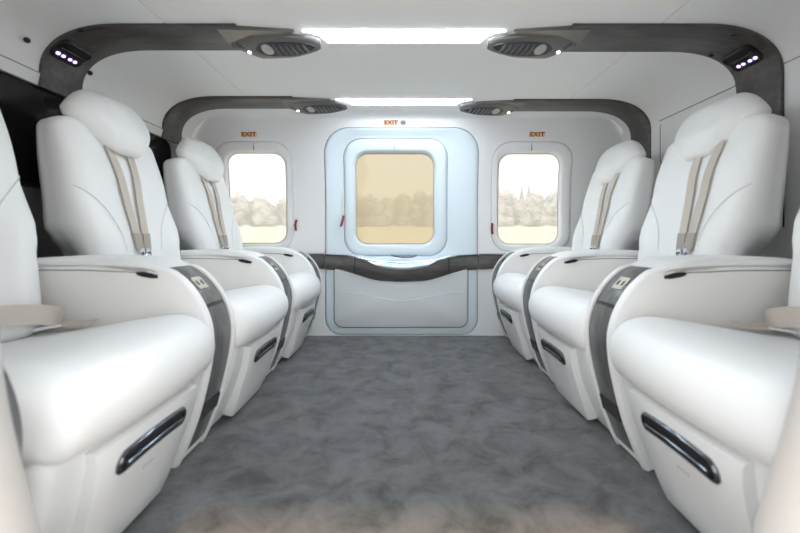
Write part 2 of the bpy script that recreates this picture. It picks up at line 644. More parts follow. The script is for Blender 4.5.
# pull recess
pr = MB()
rings = []
for k in range(25):
    s = k/24*2 - 1
    x = -0.012 + 0.205*s
    h = 0.040*max(0.02, (1 - abs(s)**3.0))
    t = sill_top(x) - 0.002
    d = sill_out(x)
    rings.append([(x, YF - d - 0.001, t), (x, YF - d - 0.006, t - h*0.35), (x, YF - d - 0.007, t - h*0.8), (x, YF - d - 0.003, t - h),
                  (x, YF - d*0.8, t - h), (x, YF - d*0.8, t)])
pr.loft(rings)
pr.build('pull_handle', 'bluemetal', door)
lv = MB()
lv.tube([(-0.075, YF - 0.045, 0.484), (-0.05, YF - 0.052, 0.480), (-0.01, YF - 0.054, 0.474), (0.05, YF - 0.052, 0.476), (0.075, YF - 0.045, 0.482)], [0.004, 0.006, 0.007, 0.006, 0.004], 10)
lv.build('latch_lever', 'darkchrome', door)

# ---- bulkhead walls
wl_ = MB()
wl_.box((XL - 0.045, 1.40, 0.66), (0.05, 2.0, 1.32))
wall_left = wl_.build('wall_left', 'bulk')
tag(wall_left, 'grey bulkhead behind the left row of seats', 'wall', kind='structure')
wr_ = MB()
wr_.box((XR + 0.025, 1.40, 0.66), (0.05, 2.0, 1.32))
wall_right = wr_.build('wall_right', 'wall')
tag(wall_right, 'white bulkhead behind the right row of seats', 'wall', kind='structure')
lg = MB()
lg.prof([(XL - 0.02, ZL + 0.004), (XL + 0.003, ZL + 0.002), (XL + 0.005, ZL - 0.004), (XL - 0.002, ZL - 0.040), (XL - 0.02, ZL - 0.043)], 0.47, 2.36, 0.002, 2)
tag(lg.build('trim_3', 'ceil'), 'white ledge above the black panel on the left', 'trim', kind='structure')
cr = MB()
cr.box((XL + 0.0042, 1.415, ZL - 0.0005), (0.003, 1.88, 0.003))
cr.build('ledge_groove', 'gasket', bpy.data.objects['trim_3'])

# black gloss panel on the left bulkhead
bp = MB()
lp_ = rrect(0.5, 2.085, 0.765, ZL - 0.044, 0.006, 0.03)
# rounded far upper corner
lp_ = rrect(0.49, 2.10, 0.765, ZL - 0.045, 0.05, 0.04)
a = [(XL - 0.021, y, z) for y, z in lp_]
b = [(XL - 0.010, y, z) for y, z in lp_]
c = [(XL - 0.007, 1.295 + (y - 1.295)*0.995, 0.928 + (z - 0.928)*0.98) for y, z in lp_]
bp.loft([a, b, c])
blk = bp.build('bulkhead_screen', 'blackgloss')
tag(blk, 'long black glossy panel on the bulkhead behind the left seats', 'panel')
fr = MB()
o1 = rrect(0.478, 2.112, 0.752, ZL - 0.0442, 0.06, 0.05)
fr.loft([[(XL - 0.021, y, z) for y, z in o1], [(XL - 0.006, y, z) for y, z in o1], [(XL - 0.004, y, z) for y, z in lp_], [(XL - 0.011, y, z) for y, z in lp_]], cap=False)
fr.build('screen_frame', 'black', blk)
# dark area bottom: gasket lines of the right bulkhead
lw = MB()
lw.box((XR - 0.0005, 1.2325, ZL + 0.030), (0.006, 1.505, 0.004))
lw.build('bulkhead_seam', 'gasket', wall_right)
ht = MB()
ho = rrect(1.465, 1.985, 0.945, ZL + 0.026, 0.03)
hi = rrect(1.469, 1.979, 0.950, ZL + 0.022, 0.026)
ht.loft([[(XR - 0.0006, y, z) for y, z in ho], [(XR - 0.0006, y, z) for y, z in hi]], cap=False)
tr = ht.build('hatch_seam', 'gasket', wall_right)
hp = MB()
hp.loft([[(XR + 0.002, y, z) for y, z in hi], [(XR - 0.0004, y, z) for y, z in hi], [(XR - 0.0008, 1.725 + (y - 1.725)*0.98, 1.05 + (z - 1.05)*0.96) for y, z in hi]])
hp.build('hatch_panel', 'wall', wall_right)

# ---- near wall with the door opening we look through
nw = MB()
def jamb(side):
    pts = [(0.462, 1.16), (0.461, 0.9), (0.459, 0.60), (0.455, 0.48), (0.446, 0.40), (0.428, 0.32), (0.408, 0.24), (0.392, 0.15), (0.38, 0.05), (0.375, -0.3)]
    return [(side*(x - (0.006 + 0.012*max(0, min(1, (0.48 - z)/0.2)) if side > 0 else 0)), z) for x, z in spline(pts, 4, closed=False)]
for side in (-1, 1):
    J = jamb(side)
    xo = XL - 0.07 if side < 0 else XR + 0.05
    rings = []
    for x, z in J:
        rings.append([(xo, YN, z), (x + side*0.022, YN, z), (x + side*0.006, YN - 0.004, z), (x, YN - 0.018, z), (x, YN - 0.055, z), (x + side*0.012, YN - 0.07, z), (xo, YN - 0.07, z)])
    nw.loft(rings)
nw.box((0.025, YN - 0.035, 1.26), (2.58, 0.07, 0.24))
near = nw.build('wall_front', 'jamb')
tag(near, 'white rounded jambs of the near doorway at the picture edges', 'wall', kind='structure')

# ------------------------------------------------------------------ overhead arches, pods, light strips
def arch_path(side, zend):
    xw = abs(XL) if side < 0 else XR
    pts = [(side*0.565, ZC), (side*0.72, ZC), (side*0.86, ZC)]
    cc = cove(side)
    pts += cc
    if zend < ZL - 0.03:
        for k in range(1, 6):
            pts.append((side*xw, ZL + (zend - ZL)*k/5))
    else:
        pts.append((side*xw, zend))
    return pts

def sweep_band(path, side, y0, y1, th, mbobj, flare=0.0):
    rings = []
    n = len(path)
    for i, (x, z) in enumerate(path):
        a = path[max(i - 1, 0)]
        b = path[min(i + 1, n - 1)]
        dx, dz = b[0] - a[0], b[1] - a[1]
        L = math.hypot(dx, dz)
        nx, nz = dz/L*side, -dx/L*side
        # inward (towards the cabin)
        if nz > 0.01 or (abs(nz) < 0.01 and nx*side > 0):
            nx, nz = -nx, -nz
        q = 0.006
        rings.append([(x - nx*0.004, y0, z - nz*0.004), (x + nx*th*0.7, y0 + 0.001, z + nz*th*0.7), (x + nx*th, y0 + q, z + nz*th),
                      (x + nx*th, (y0 + y1)/2, z + nz*th),
                      (x + nx*th, y1 - q, z + nz*th), (x + nx*th*0.7, y1 - 0.001, z + nz*th*0.7), (x - nx*0.004, y1, z - nz*0.004)])
    mbobj.loft(rings)

BANDS = {(-1, 0): (1.335, 1.508), (1, 0): (1.335, 1.52), (-1, 1): (2.015, 2.18), (1, 1): (2.055, 2.225)}
PODY = {(-1, 0): 1.440, (1, 0): 1.440, (-1, 1): 2.112, (1, 1): 2.140}
names = {(-1, 0): 'near left', (1, 0): 'near right', (-1, 1): 'far left', (1, 1): 'far right'}
arch_labels = {(-1, 0): 'dark wood overhead arch ending at the black panel above the left middle seat',
               (1, 0): 'dark wood overhead arch running down behind the right middle seat',
               (-1, 1): 'smaller dark wood overhead arch above the far left seat',
               (1, 1): 'smaller dark wood overhead arch running down behind the far right seat'}
def make_arch(side, k):
    y0, y1 = BANDS[(side, k)]
    yp = PODY[(side, k)]
    root = empty('overhead_arch', (side*0.9, (y0 + y1)/2, ZC))
    tag(root, arch_labels[(side, k)], 'trim', 'dark wood overhead arches')
    T = lambda p: (p[0] - side*0.9, p[1] - (y0 + y1)/2, p[2] - ZC)
    b = MB()
    zend = ZL - 0.047 if side < 0 else 0.62
    sweep_band(arch_path(side, zend), side, y0, y1, 0.012, b)
    b.build('wood_band', 'wood', root, T)
    e = MB()   # raised fin leading to the light strip
    rings = []
    for j in range(9):
        t = j/8
        x = side*(0.63 - 0.25*t)
        w0 = y0 + 0.005
        w1 = y0 + 0.115*(1 - t)**0.7 + 0.015
        h = 0.016*(1 - t*0.6)
        rings.append([(x, w0 + 0.03*t, ZC + 0.003), (x, w0 + 0.004 + 0.03*t, ZC - h), (x, w1 + 0.03*t, ZC - h), (x, w1 + 0.006 + 0.03*t, ZC + 0.003)])
    e.loft(rings)
    e.build('fin', 'pod', root, T)
    # pod body: leaf-shaped wedge hanging under the ceiling, underside tilted to the cabin door
    p = MB()
    rings = []
    N = 20
    X0, X1 = 0.622, 0.300
    def hw(t):
        return 0.056*interp(t, [0, 0.10, 0.30, 0.60, 0.85, 0.96, 1.0], [0.22, 0.62, 1.0, 0.92, 0.60, 0.36, 0.10])
    def yc(t):
        return yp + 0.010*sin(pi*t)
    def dz(t):
        return interp(t, [0, 0.3, 0.7, 1.0], [0.55, 1.0, 0.95, 0.75])
    def under(t, w_, lift=0.0):
        """point on the tilted underside, w_ from -1 (near edge) to 1 (far edge)"""
        f = (w_ + 1)/2
        z = ZC - (0.014 + 0.030*f)*dz(t) - lift
        return (side*(X0 + (X1 - X0)*t), yc(t) + hw(t)*w_, z)
    for j in range(N + 1):
        t = j/N
        x = side*(X0 + (X1 - X0)*t)
        e = 0.004
        ring = [(x, yc(t) - hw(t) - 0.001, ZC + 0.003), (x, yc(t) - hw(t) - 0.002, ZC - 0.008*dz(t))]
        ring += [under(t, -0.97), under(t, -0.85, 0.002), under(t, -0.4, 0.003), under(t, 0.0, 0.003), under(t, 0.4, 0.003), under(t, 0.85, 0.002), under(t, 0.97, -0.001)]
        q = under(t, 1.0, -0.006)
        ring += [(q[0], q[1] + 0.003, q[2]), (x, q[1] + 0.006, ZC + 0.003)]
        rings.append(ring)
    p.loft(rings)
    pod = p.build('reading_light_pod', 'pod', root, T, smooth=50)
    lipm = MB()
    lipm.tube([(side*(X0 + (X1 - X0)*t), yc(t) + hw(t) + 0.009, ZC - 0.010*dz(t) - 0.004) for t in [0.12 + 0.86*j/14 for j in range(15)]],
              [0.004] + [0.014]*13 + [0.004], 8, 0.9)
    lipm.build('pod_lip', 'ceil', pod, T)
    d = MB()
    rings = []
    for j in range(15):
        t = 0.27 + 0.66*j/14
        ww = 0.66*sqrt(max(0.01, 1 - (abs(j - 7)/7.05)**3.5))
        rings.append([under(t, -ww + 0.05, -0.003), under(t, -ww + 0.05, 0.0042), under(t, 0.05, 0.0045), under(t, ww*0.95 + 0.05, 0.0042), under(t, ww*0.95 + 0.05, -0.003)])
    d.loft(rings)
    lou = d.build('louvre', 'poddark', pod, T)
    for j in range(6):
        t = 0.50 + 0.065*j
        sm = MB()
        sm.tube([under(t - 0.02, -0.45, 0.005), under(t, 0.0, 0.006), under(t + 0.03, 0.5, 0.005)], [0.0025, 0.0045, 0.0025], 6)
        sm.build('slat', 'louvre', lou, T)
    l_ = MB()
    t = 0.39
    q = Vector(under(t, 0.02, 0.004))
    l_.ell(q, (0.024, hw(t)*0.50, 0.004), rot=Matrix.Rotation(side*0.35, 3, 'Z') @ Matrix.Rotation(-0.28, 3, 'X'))
    l_.build('lens', 'lens', pod, T)
    q = MB()
    q.ell(under(0.17, 0.62, 0.002), (0.007, 0.007, 0.005))
    q.build('spot_led', 'spotled', pod, T)
    for j in range(3):
        q = MB()
        q.ell(under(0.075 + 0.022*j, -0.1 + 0.2*j, 0.002), (0.005, 0.005, 0.004))
        q.build('button', 'black', pod, T)
    if k == 0:
        # LED vent unit on the curved corner of the band
        cc = cove(side)
        i = 9 if side < 0 else 9
        P = Vector((cc[i][0], 0, cc[i][1]))
        tg = Vector((cc[i + 1][0] - cc[i - 1][0], 0, cc[i + 1][1] - cc[i - 1][1])).normalized()
        nn = Vector((-side*abs(tg.z), 0, -abs(tg.x)))
        yv = (y0 + y1)/2 + (-0.022 if side < 0 else 0.008)
        base = P + Vector((0, yv, 0)) + nn*0.0145
        R = Matrix((tg, Vector((0, 1, 0)), nn)).transposed()
        v = MB()
        lpv = rrect(-0.052, 0.028, -0.060, 0.060, 0.018)
        r0 = [base + R @ Vector((aa, bb, -0.030)) for aa, bb in lpv]
        r1 = [base + R @ Vector((aa, bb, 0.003 + 0.30*max(0, -aa - 0.008))) for aa, bb in lpv]
        r2 = [base + R @ Vector((aa*0.88, bb*0.93, 0.005 + 0.30*max(0, -aa - 0.008))) for aa, bb in lpv]
        r3 = [base + R @ Vector((aa*0.84, bb*0.9, 0.001 + 0.30*max(0, -aa - 0.008))) for aa, bb in lpv]
        v.loft([r0, r1, r2, r3])
        vent = v.build('light_vent', 'black', root, T)
        for j in range(4):
            e = MB()
            e.ell(base + R @ Vector((0.009, -0.036 + 0.0205*j + (0.007 if j > 1 else 0), 0.002)), (0.0065, 0.0085, 0.004), rot=R)
            e.build('led', 'led', vent, T)
        s = MB()
        s.tube([base + R @ Vector((-0.014, -0.05 + 0.1*j/6, 0.006)) for j in range(7)], 0.004, 8)
        s.build('vent_bar', 'poddark', vent, T)
        if side > 0:
            for yy, ii in ((y0 + 0.03, 4), (y1 - 0.02, 5)):
                s = MB()
                s.ell(Vector((cc[ii][0], yy, cc[ii][1])) + Vector((-0.004, 0, -0.012)), (0.013, 0.006, 0.004), rot=None)
                s.build('slot', 'black', root, T)
        else:
            s = MB()
            s.ell(Vector((cc[4][0], y0 + 0.004, cc[4][1] - 0.008)), (0.016, 0.006, 0.007))
            s.build('slot', 'black', root, T)
        if side > 0:
            s = MB()
            s.box((XR - 0.0115, (y0 + y1)/2, ZL + 0.030), (0.003, y1 - y0 - 0.002, 0.005))
            s.build('band_seam', 'black', root, T)
    return root
for k in (0, 1):
    for side in (-1, 1):
        make_arch(side, k)

# light strips
for k, (ya, yb, lab) in enumerate(((1.380, 1.462, 'bright near ceiling light strip between the larger pods'),
                                   (2.062, 2.142, 'bright far ceiling light strip above the middle exit sign'))):
    root = empty('ceiling_light', (0, (ya + yb)/2, ZC))
    tag(root, lab, 'light', 'ceiling light strips')
    T = lambda p: (p[0], p[1] - (ya + yb)/2, p[2] - ZC)
    b = MB()
    out = []
    for x, f0, f1 in ((-0.35, 0.0, 0.03), (-0.32, 0.0, 0.14), (-0.295, 0, 0.40), (-0.275, 0, 1), (0.275, 0, 1), (0.295, 0.0, 0.40), (0.32, 0, 0.14), (0.35, 0.0, 0.03)):
        out.append([(x, ya + (yb - ya)*f0, ZC + 0.003), (x, ya + (yb - ya)*f0, ZC - 0.003), (x, ya + (yb - ya)*f1, ZC - 0.003), (x, ya + (yb - ya)*f1, ZC + 0.003)])
    b.loft(out)
    b.build('diffuser', 'strip', root, T)
    t = MB()
    t.box((0, yb + 0.003, ZC - 0.0012), (0.56, 0.003, 0.005))
    t.build('strip_lip', 'shell', root, T)

# coat hooks / fasteners on the left cove
for (x, y, z), lab in (((XL + 0.030, 1.263, 1.208), 'small black hook on the left cove before the near arch'),
                       ((XL + 0.030, 1.516, 1.209), 'small black hook on the left cove just past the near arch')):
    h = MB()
    h.ell((0, 0, 0), (0.009, 0.009, 0.009))
    o = h.build('wall_hook', 'black', loc=(x, y, z))
    tag(o, lab, 'hook', 'black hooks on the left cove')

# ------------------------------------------------------------------ exit signs and pull tabs
def exit_sign(x, z, size, lab, dot=False):
    cu = bpy.data.curves.new('exit_text', 'FONT')
    cu.body = 'EXIT'
    cu.size = size
    cu.extrude = 0.001
    cu.offset = 0.0012
    cu.space_character = 1.08
    cu.align_x = 'CENTER'
    cu.align_y = 'CENTER'
    tmp = bpy.data.objects.new('exit_tmp', cu)
    COL.objects.link(tmp)
    bpy.context.view_layer.update()
    dg = bpy.context.evaluated_depsgraph_get()
    me = bpy.data.meshes.new_from_object(tmp.evaluated_get(dg))
    bpy.data.objects.remove(tmp)
    slope = math.atan2(wall_y(z - 0.02) - wall_y(z + 0.02), 0.04)
    loc = Vector((x, wall_y(z) - 0.0035, z))
    root = empty('exit_sign', loc)
    root.rotation_euler = (slope, 0, 0)
    tag(root, lab, 'sign')
    me.materials.clear()
    me.materials.append(M['exitred'])
    o = bpy.data.objects.new('exit_lettering', me)
    COL.objects.link(o)
    o.parent = root
    o.scale = (1.18, 1, 1)
    o.rotation_euler = (pi/2, 0, 0)
    pl = MB()
    lp = rrect(-size*1.42, size*1.42, -size*0.44, size*0.44, size*0.06, arc=3, ed=2)
    pl.loft([[(a, 0.0027, b) for a, b in lp], [(a, 0.0008, b) for a, b in lp]])
    pl.build('exit_plate', 'exitgold', root)
    if dot:
        d = MB()
        d.ell((size*2.35, 0.001, 0), (0.016, 0.004, 0.013))
        d.build('indicator', 'gasket', root)
        d = MB()
        for a in range(5):
            d.ell((size*2.35 + 0.008*cos(a*1.256), -0.003, 0.006*sin(a*1.256)), (0.0022, 0.001, 0.0022), 8, 5)
        d.build('indicator_dots', 'mark', root)
exit_sign(-0.903, 1.188, 0.033, 'red EXIT lettering above the left side window')
exit_sign(-0.075, 1.250, 0.030, 'red EXIT lettering with a round dot above the door window', True)
exit_sign(0.775, 1.188, 0.033, 'red EXIT lettering above the right side window')

for x, z, lab, cord in ((-0.648, 0.665, 'dark red pull tab beside the left side window', 0.0),
                        (-0.366, 0.69, 'dark red pull tab with cream cord beside the door window', 1.0),
                        (0.524, 0.645, 'dark red pull tab beside the right side window', 0.0)):
    root = empty('pull_tab', (x, wall_y(z) - 0.006, z))
    tag(root, lab, 'tab')
    b = MB()
    s = -1 if cord else 0.3
    b.ribbon([(0.004, 0, 0.03), (0.003, -0.006, 0.018), (0.0, -0.011, 0), (s*0.006, -0.010, -0.02), (s*0.012, -0.008, -0.036)],
             [(1, 0.2, 0)]*5, 0.014, 0.003)
    b.build('ribbon', 'red', root)
    if cord:
        c = MB()
        c.tube([(0.0, 0.004, 0.03), (-0.004, 0.0, 0.08), (-0.005, -0.001, 0.13), (-0.002, 0.003, 0.165)], 0.0028, 6)
        c.build('cord', 'cream', root)

# ------------------------------------------------------------------ seats
XS = 0.75     # local origin of seats and consoles
ROFF = 0.027  # right row sits a little further out

def side_T(side):
    # left-row coordinates (facing +x, x from -1.2 to -0.45) to local coordinates of the thing
    return (lambda p: (side*-1*(p[0] + XS), p[1], p[2]))

def back_spine(s):
    """centre line of the backrest: s 0..1 -> (x,z), forward normal"""
    pts = [(-0.960, 0.33), (-0.979, 0.46), (-0.998, 0.60), (-1.019, 0.75), (-1.043, 0.88), (-1.059, 0.958)]
    f = s*(len(pts) - 1)
    i = min(int(f), len(pts) - 2)
    sm = _SP
    k = s*(len(sm) - 1)
    i = min(int(k), len(sm) - 2)
    t = k - i
    x = sm[i][0]*(1 - t) + sm[i + 1][0]*t
    z = sm[i][1]*(1 - t) + sm[i + 1][1]*t
    dx, dz = sm[i + 1][0] - sm[i][0], sm[i + 1][1] - sm[i][1]
    L = math.hypot(dx, dz)
    return x, z, dz/L, -dx/L
_SP = spline([(-0.960, 0.33), (-0.979, 0.46), (-0.998, 0.60), (-1.019, 0.75), (-1.043, 0.88), (-1.059, 0.958)], 12, closed=False)

def spw(v, e):
    return math.copysign(abs(v)**e, v)

def back_hw(s):
    return interp(s, [0, 0.30, 0.34, 0.385, 0.43, 0.7, 1.0], [0.16, 0.165, 0.182, 0.215, 0.240, 0.238, 0.228])

def BOL(z):
    return 0.092 + 0.165*(max(0.0, z - 0.5)/0.25)**2.4

def back_front(y, s):
    """extra forward bulge on the front face"""
    hw_ = back_hw(s)
    x, z, nx, nz = back_spine(s)
    a = abs(y)
    # lower side bolsters, border runs from the flank down and inwards
    yb = BOL(z)
    d = a - yb
    bol = 0.0
    if d > 0:
        bol = 0.022*sstep(0, 0.05, d)*(1 - sstep(0.56, 0.74, z))
    crease = -0.006*math.exp(-(d/0.006)**2) if z < 0.76 else 0
    dish = -0.010*(1 - min(1, (a/0.16)**2))*sstep(0.35, 0.5, z)*(1 - sstep(0.85, 0.95, z))
    return bol + dish

def back_th(s):
    return 0.094*interp(s, [0, 0.3, 0.6, 0.88, 1], [1.0, 1.0, 0.82, 0.60, 0.50])

def make_seat(side, label, group):
    T = side_T(side)
    off = ROFF if side > 0 else 0
    root = empty('cabin_seat', (side*(XS + off), 0, 0))
    tag(root, label, 'seat', group)
    # base
    b = MB()
    base = spline([(-0.515, 0.295), (-0.497, 0.255), (-0.502, 0.215), (-0.520, 0.150), (-0.553, 0.070), (-0.578, 0.022), (-0.605, 0.006),
                   (-0.75, 0.004), (-0.96, 0.004), (-1.0, 0.05), (-1.0, 0.26), (-0.96, 0.30), (-0.75, 0.30)], 5)
    b.prof(base, -0.222, 0.222, 0.022, 5)
    ob = b.build('seat_base', 'shell', root, T)
    # leg rest panel standing slightly proud of the base
    front = [(-0.494, 0.246), (-0.498, 0.21), (-0.514, 0.150), (-0.545, 0.075), (-0.574, 0.024)]
    fs = spline(front, 6, closed=False)
    lr = MB()
    rings = []
    n = len(fs)
    for i, (x, z) in enumerate(fs):
        t = i/(n - 1)
        a_, b_ = fs[max(i - 1, 0)], fs[min(i + 1, n - 1)]
        dx, dz = b_[0] - a_[0], b_[1] - a_[1]
        L = math.hypot(dx, dz)
        nx, nz = -dz/L, dx/L
        h = 0.155 - 0.030*t
        th = 0.017 + 0.012*sstep(0.5, 1.0, t)
        if i == 0 or i == n - 1:
            th *= 0.5
        ring = [(x - nx*0.012, -h, z - nz*0.012)]
        for yy, o_ in ((-h, 0.3), (-h + 0.002, 0.85), (-h + 0.007, 1.0), (-h*0.4, 1.03), (0, 1.05), (h*0.4, 1.03), (h - 0.007, 1.0), (h - 0.002, 0.85), (h, 0.3)):
            ring.append((x + nx*th*o_, yy, z + nz*th*o_))
        ring.append((x - nx*0.012, h, z - nz*0.012))
        rings.append(ring)
    lr.loft(rings)
    leg = lr.build('leg_rest', 'shell', root, T)
    # handle: chrome bezel with black slot
    hx, hz = -0.485, 0.208
    hb = MB()
    def surf(z, y, d):
        for i in range(n - 1):
            if fs[i][1] >= z >= fs[i + 1][1]:
                t = (fs[i][1] - z)/(fs[i][1] - fs[i + 1][1])
                x = fs[i][0]*(1 - t) + fs[i + 1][0]*t
                dx, dz = fs[i + 1][0] - fs[i][0], fs[i + 1][1] - fs[i][1]
                L = math.hypot(dx, dz)
                k_ = 0.017*(1.05 - 0.05*(y/0.15)**2) + d
                return (x - dz/L*k_, y, z + dx/L*k_)
    def hl(a_, b_, r, d):
        return [surf(0.205 + zz - 0.5*yy*yy, yy, d) for yy, zz in rrect(-a_, a_, -b_, b_, r, arc=5, ed=6)]
    hb.loft([hl(0.104, 0.019, 0.0165, -0.006), hl(0.104, 0.019, 0.0165, 0.003), hl(0.101, 0.0165, 0.0145, 0.006), hl(0.096, 0.012, 0.0105, 0.005), hl(0.094, 0.011, 0.010, -0.001)])
    hd = hb.build('handle_bezel', 'darkchrome', leg, T)
    hs = MB()
    hs.loft([hl(0.094, 0.011, 0.010, -0.002), hl(0.094, 0.011, 0.010, 0.0035)])
    hs.build('handle_slot', 'black', leg, T)
    hg = MB()
    hg.loft([[(q[0], q[1], q[2] - 0.005) for q in hl(*a_)] for a_ in ((0.088, 0.004, 0.0035, 0.003), (0.088, 0.004, 0.0035, 0.007), (0.084, 0.003, 0.0025, 0.0085))])
    hg.build('handle_bar', 'darkchrome', leg, T)
    mk = MB()
    for j in range(4):
        mk.box((surf(0.150, 0, 0)[0], -0.012 + 0.009*j, 0.146), (0.0012, 0.007, 0.004), Matrix.Rotation(0.3, 3, 'X') @ Matrix.Rotation(0.3, 3, 'Y'))
    mk.build('printed_mark', 'mark', leg, T)
    # cushion
    c = MB()
    cp_ = spline([(-0.985, 0.345), (-0.90, 0.350), (-0.78, 0.362), (-0.64, 0.386), (-0.555, 0.397), (-0.500, 0.384), (-0.470, 0.352), (-0.463, 0.314),
                  (-0.474, 0.276), (-0.503, 0.254), (-0.58, 0.262), (-0.75, 0.272), (-0.95, 0.275), (-1.005, 0.30)], 5)
    def bow(px, pz, y):
        f = sstep(-0.7, -0.47, px)
        return 0.016*f*(1 - (y/0.22)**2)
    c.prof(cp_, -0.230, 0.230, 0.038, 7, bow)
    cu = c.build('seat_cushion', 'leather', root, T)
    # backrest
    bk = MB()
    rings = []
    NS, NA = 56, 72
    for i in range(NS + 1):
        s = i/NS
        x, z, nx, nz = back_spine(s)
        top = 1.0
        u = (1 - s)/0.17
        if u < 1:
            top = max(0.03, (1 - (1 - u)**2.6))**(1/2.6)
        bot = 1.0
        u = s/0.08
        if u < 1:
            bot = max(0.05, (1 - (1 - u)**2.2))**(1/2.2)
        hw_ = (0.28 + 0.72*top)*(0.8 + 0.2*bot)
        hr_, hf_ = back_hw(s), interp(s, [0, 0.30, 0.36, 0.42, 0.7, 1.0], [0.215, 0.222, 0.232, 0.240, 0.238, 0.228])
        th = back_th(s)*min(top*1.15, 1)*bot
        ring = []
        for a in range(NA):
            an = 2*pi*a/NA
            cy, sd = spw(cos(an), 0.55), spw(sin(an), 0.62)
            q = sstep(-0.5, 0.5, sd)
            y = hw_*cy*(hr_*(1 - q) + hf_*q)
            d = th*sd
            if sd > 0:
                d += back_front(y, s)*min(1, sd*1.4)*top*bot
                d += 0.012*(abs(cy)**3)*sd*top
            # seam groove around the flank
            gq = math.exp(-((sd + 0.15)/0.10)**2)
            y *= 1 - 0.022*gq
            ring.append((x + nx*d, y, z + nz*d))
        rings.append(ring)
    bk.loft(rings)
    bko = bk.build('backrest', 'leather', root, T, smooth=60)
    for sg in (-1, 1):  # thin grey tube paints in the bolster crease that strong light washes out
        path = []
        for k in range(26):
            s = 0.30 + 0.285*k/25
            x, z, nx, nz = back_spine(s)
            y = BOL(z)
            hf_ = interp(s, [0, 0.30, 0.36, 0.42, 0.7, 1.0], [0.215, 0.222, 0.232, 0.240, 0.238, 0.228])
            r_ = 1 - min(1, y/hf_)**(2/0.55)
            if r_ < 0.03:
                break
            sd = r_**0.31
            d = back_th(s)*sd + back_front(y + 1e-5, s)*min(1, sd*1.4) + 0.012*(y/hf_)**3*sd + 0.0015
            path.append((x + nx*d, sg*y, z + nz*d))
        pb = MB()
        pb.tube(path, 0.0016, 6)
        pb.build('bolster_crease_line', 'seam', bko, T)
    # headrest
    h = MB()
    rings = []
    NS = 26
    hxo = 0.016 if side < 0 else -0.004
    for i in range(NS + 1):
        s = i/NS
        z = (0.872 if side < 0 else 0.853) + 0.197*s
        x = hxo - 0.972 - 0.070*s - 0.010*s*s
        e = (1 - abs(2*s - 1)**2.6)
        e = max(0.03, e)**(1/2.6)
        hw_ = lerp_pts(s, [0, 0.12, 0.48, 0.60, 0.90, 1.0], [0.070, 0.098, 0.180, 0.181, 0.140, 0.118])*(0.62 + 0.38*e)
        th = 0.050*e*interp(s, [0, 0.4, 0.75, 1], [0.8, 1.0, 1.02, 0.85])
        ring = []
        for a in range(56):
            an = 2*pi*a/56
            cy, sd = spw(cos(an), 0.62), spw(sin(an), 0.80)
            y = hw_*cy
            d = th*sd
            # centre panel with two soft vertical creases, wings turn slightly back
            if sd > 0:
                q = abs(y) - (0.060 + 0.02*s)
                d += -0.008*math.exp(-(q/0.008)**2)*e
            bend = 0.030*(abs(y)/0.17)**2.0
            ring.append((x + d*0.94 - bend, y, z + d*0.33))
        rings.append(ring)
    h.loft(rings)
    hr = h.build('headrest', 'leather', root, T, smooth=60)
    for yy in (-0.045, 0.045):
        pst = MB()
        pst.tube([(-1.055, yy, 0.90), (-1.065, yy, 0.99)], 0.008, 8)
        pst.build('headrest_post', 'darkchrome', root, T)
    # shoulder harness: two straps meeting at a buckle
    ys_ = -0.014 if side < 0 else -0.050
    def strap(sg):
        path, sd = [], []
        for j in range(19):
            t = j/18
            s = 0.80 - 0.50*t
            x, z, nx, nz = back_spine(s)
            y = sg*((0.052 if side < 0 else 0.046) - (0.034 if side < 0 else 0.028)*t) + ys_
            d = back_th(s) + back_front(y, s) + 0.006 + 0.003*sin(pi*t)
            path.append((x + nx*d, y, z + nz*d))
            sd.append((0, 1, 0.02*sg))
        m_ = MB()
        m_.ribbon(path, sd, 0.034, 0.0025)
        m_.build('shoulder_strap', 'strap', root, T)
        s2 = MB()
        s2.ribbon([(p[0] + 0.003, p[1], p[2] - 0.001) for p in path[-4:]], sd[-4:], 0.036, 0.004)
        s2.build('strap_end', 'strapdark', root, T)
        return path[-1]
    e1 = strap(-1)
    e2 = strap(1)
    bx, bz = e1[0] + 0.006, e1[2] - 0.020
    bu = MB()
    bu.ell((bx, ys_, bz - 0.012), (0.013, 0.024, 0.024), 18, 8, 0.7)
    bu.box((bx - 0.002, ys_ - 0.014, bz + 0.014), (0.006, 0.018, 0.026))
    bu.box((bx - 0.002, ys_ + 0.014, bz + 0.014), (0.006, 0.018, 0.026))
    bu.build('buckle', 'chrome', root, T)
    bc = MB()
    bc.ell((bx + 0.010, ys_, bz - 0.012), (0.006, 0.012, 0.012), 14, 6)
    bc.box((bx + 0.004, ys_ - 0.02, bz + 0.006), (0.006, 0.004, 0.02))
    bc.box((bx + 0.004, ys_ + 0.02, bz + 0.006), (0.006, 0.004, 0.02))
    bc.build('buckle_button', 'darkchrome', root, T)
    # lap belt end lying on the cushion by the far flank
    lb = MB()
    lb.ribbon([(-0.872, 0.03, 0.415), (-0.858, 0.07, 0.416), (-0.848, 0.11, 0.412), (-0.836, 0.15, 0.405), (-0.826, 0.178, 0.396), (-0.828, 0.194, 0.388)],
              [(0, 0.25, 1)]*6, 0.046, 0.003)
    lb.ribbon([(-0.832, 0.196, 0.377), (-0.810, 0.190, 0.373), (-0.785, 0.192, 0.374), (-0.765, 0.202, 0.376)],
              [(0.3, 1, 0.25)]*4, 0.034, 0.003)
    lb.build('lap_belt', 'strap', root, T)
    lt = MB()
    lt.box((-0.852, 0.170, 0.3705), (0.07, 0.024, 0.006), Matrix.Rotation(0.5, 3, 'Z') @ Matrix.Rotation(-0.12, 3, 'Y'))
    lt.build('belt_tongue', 'chrome', root, T)
    return root

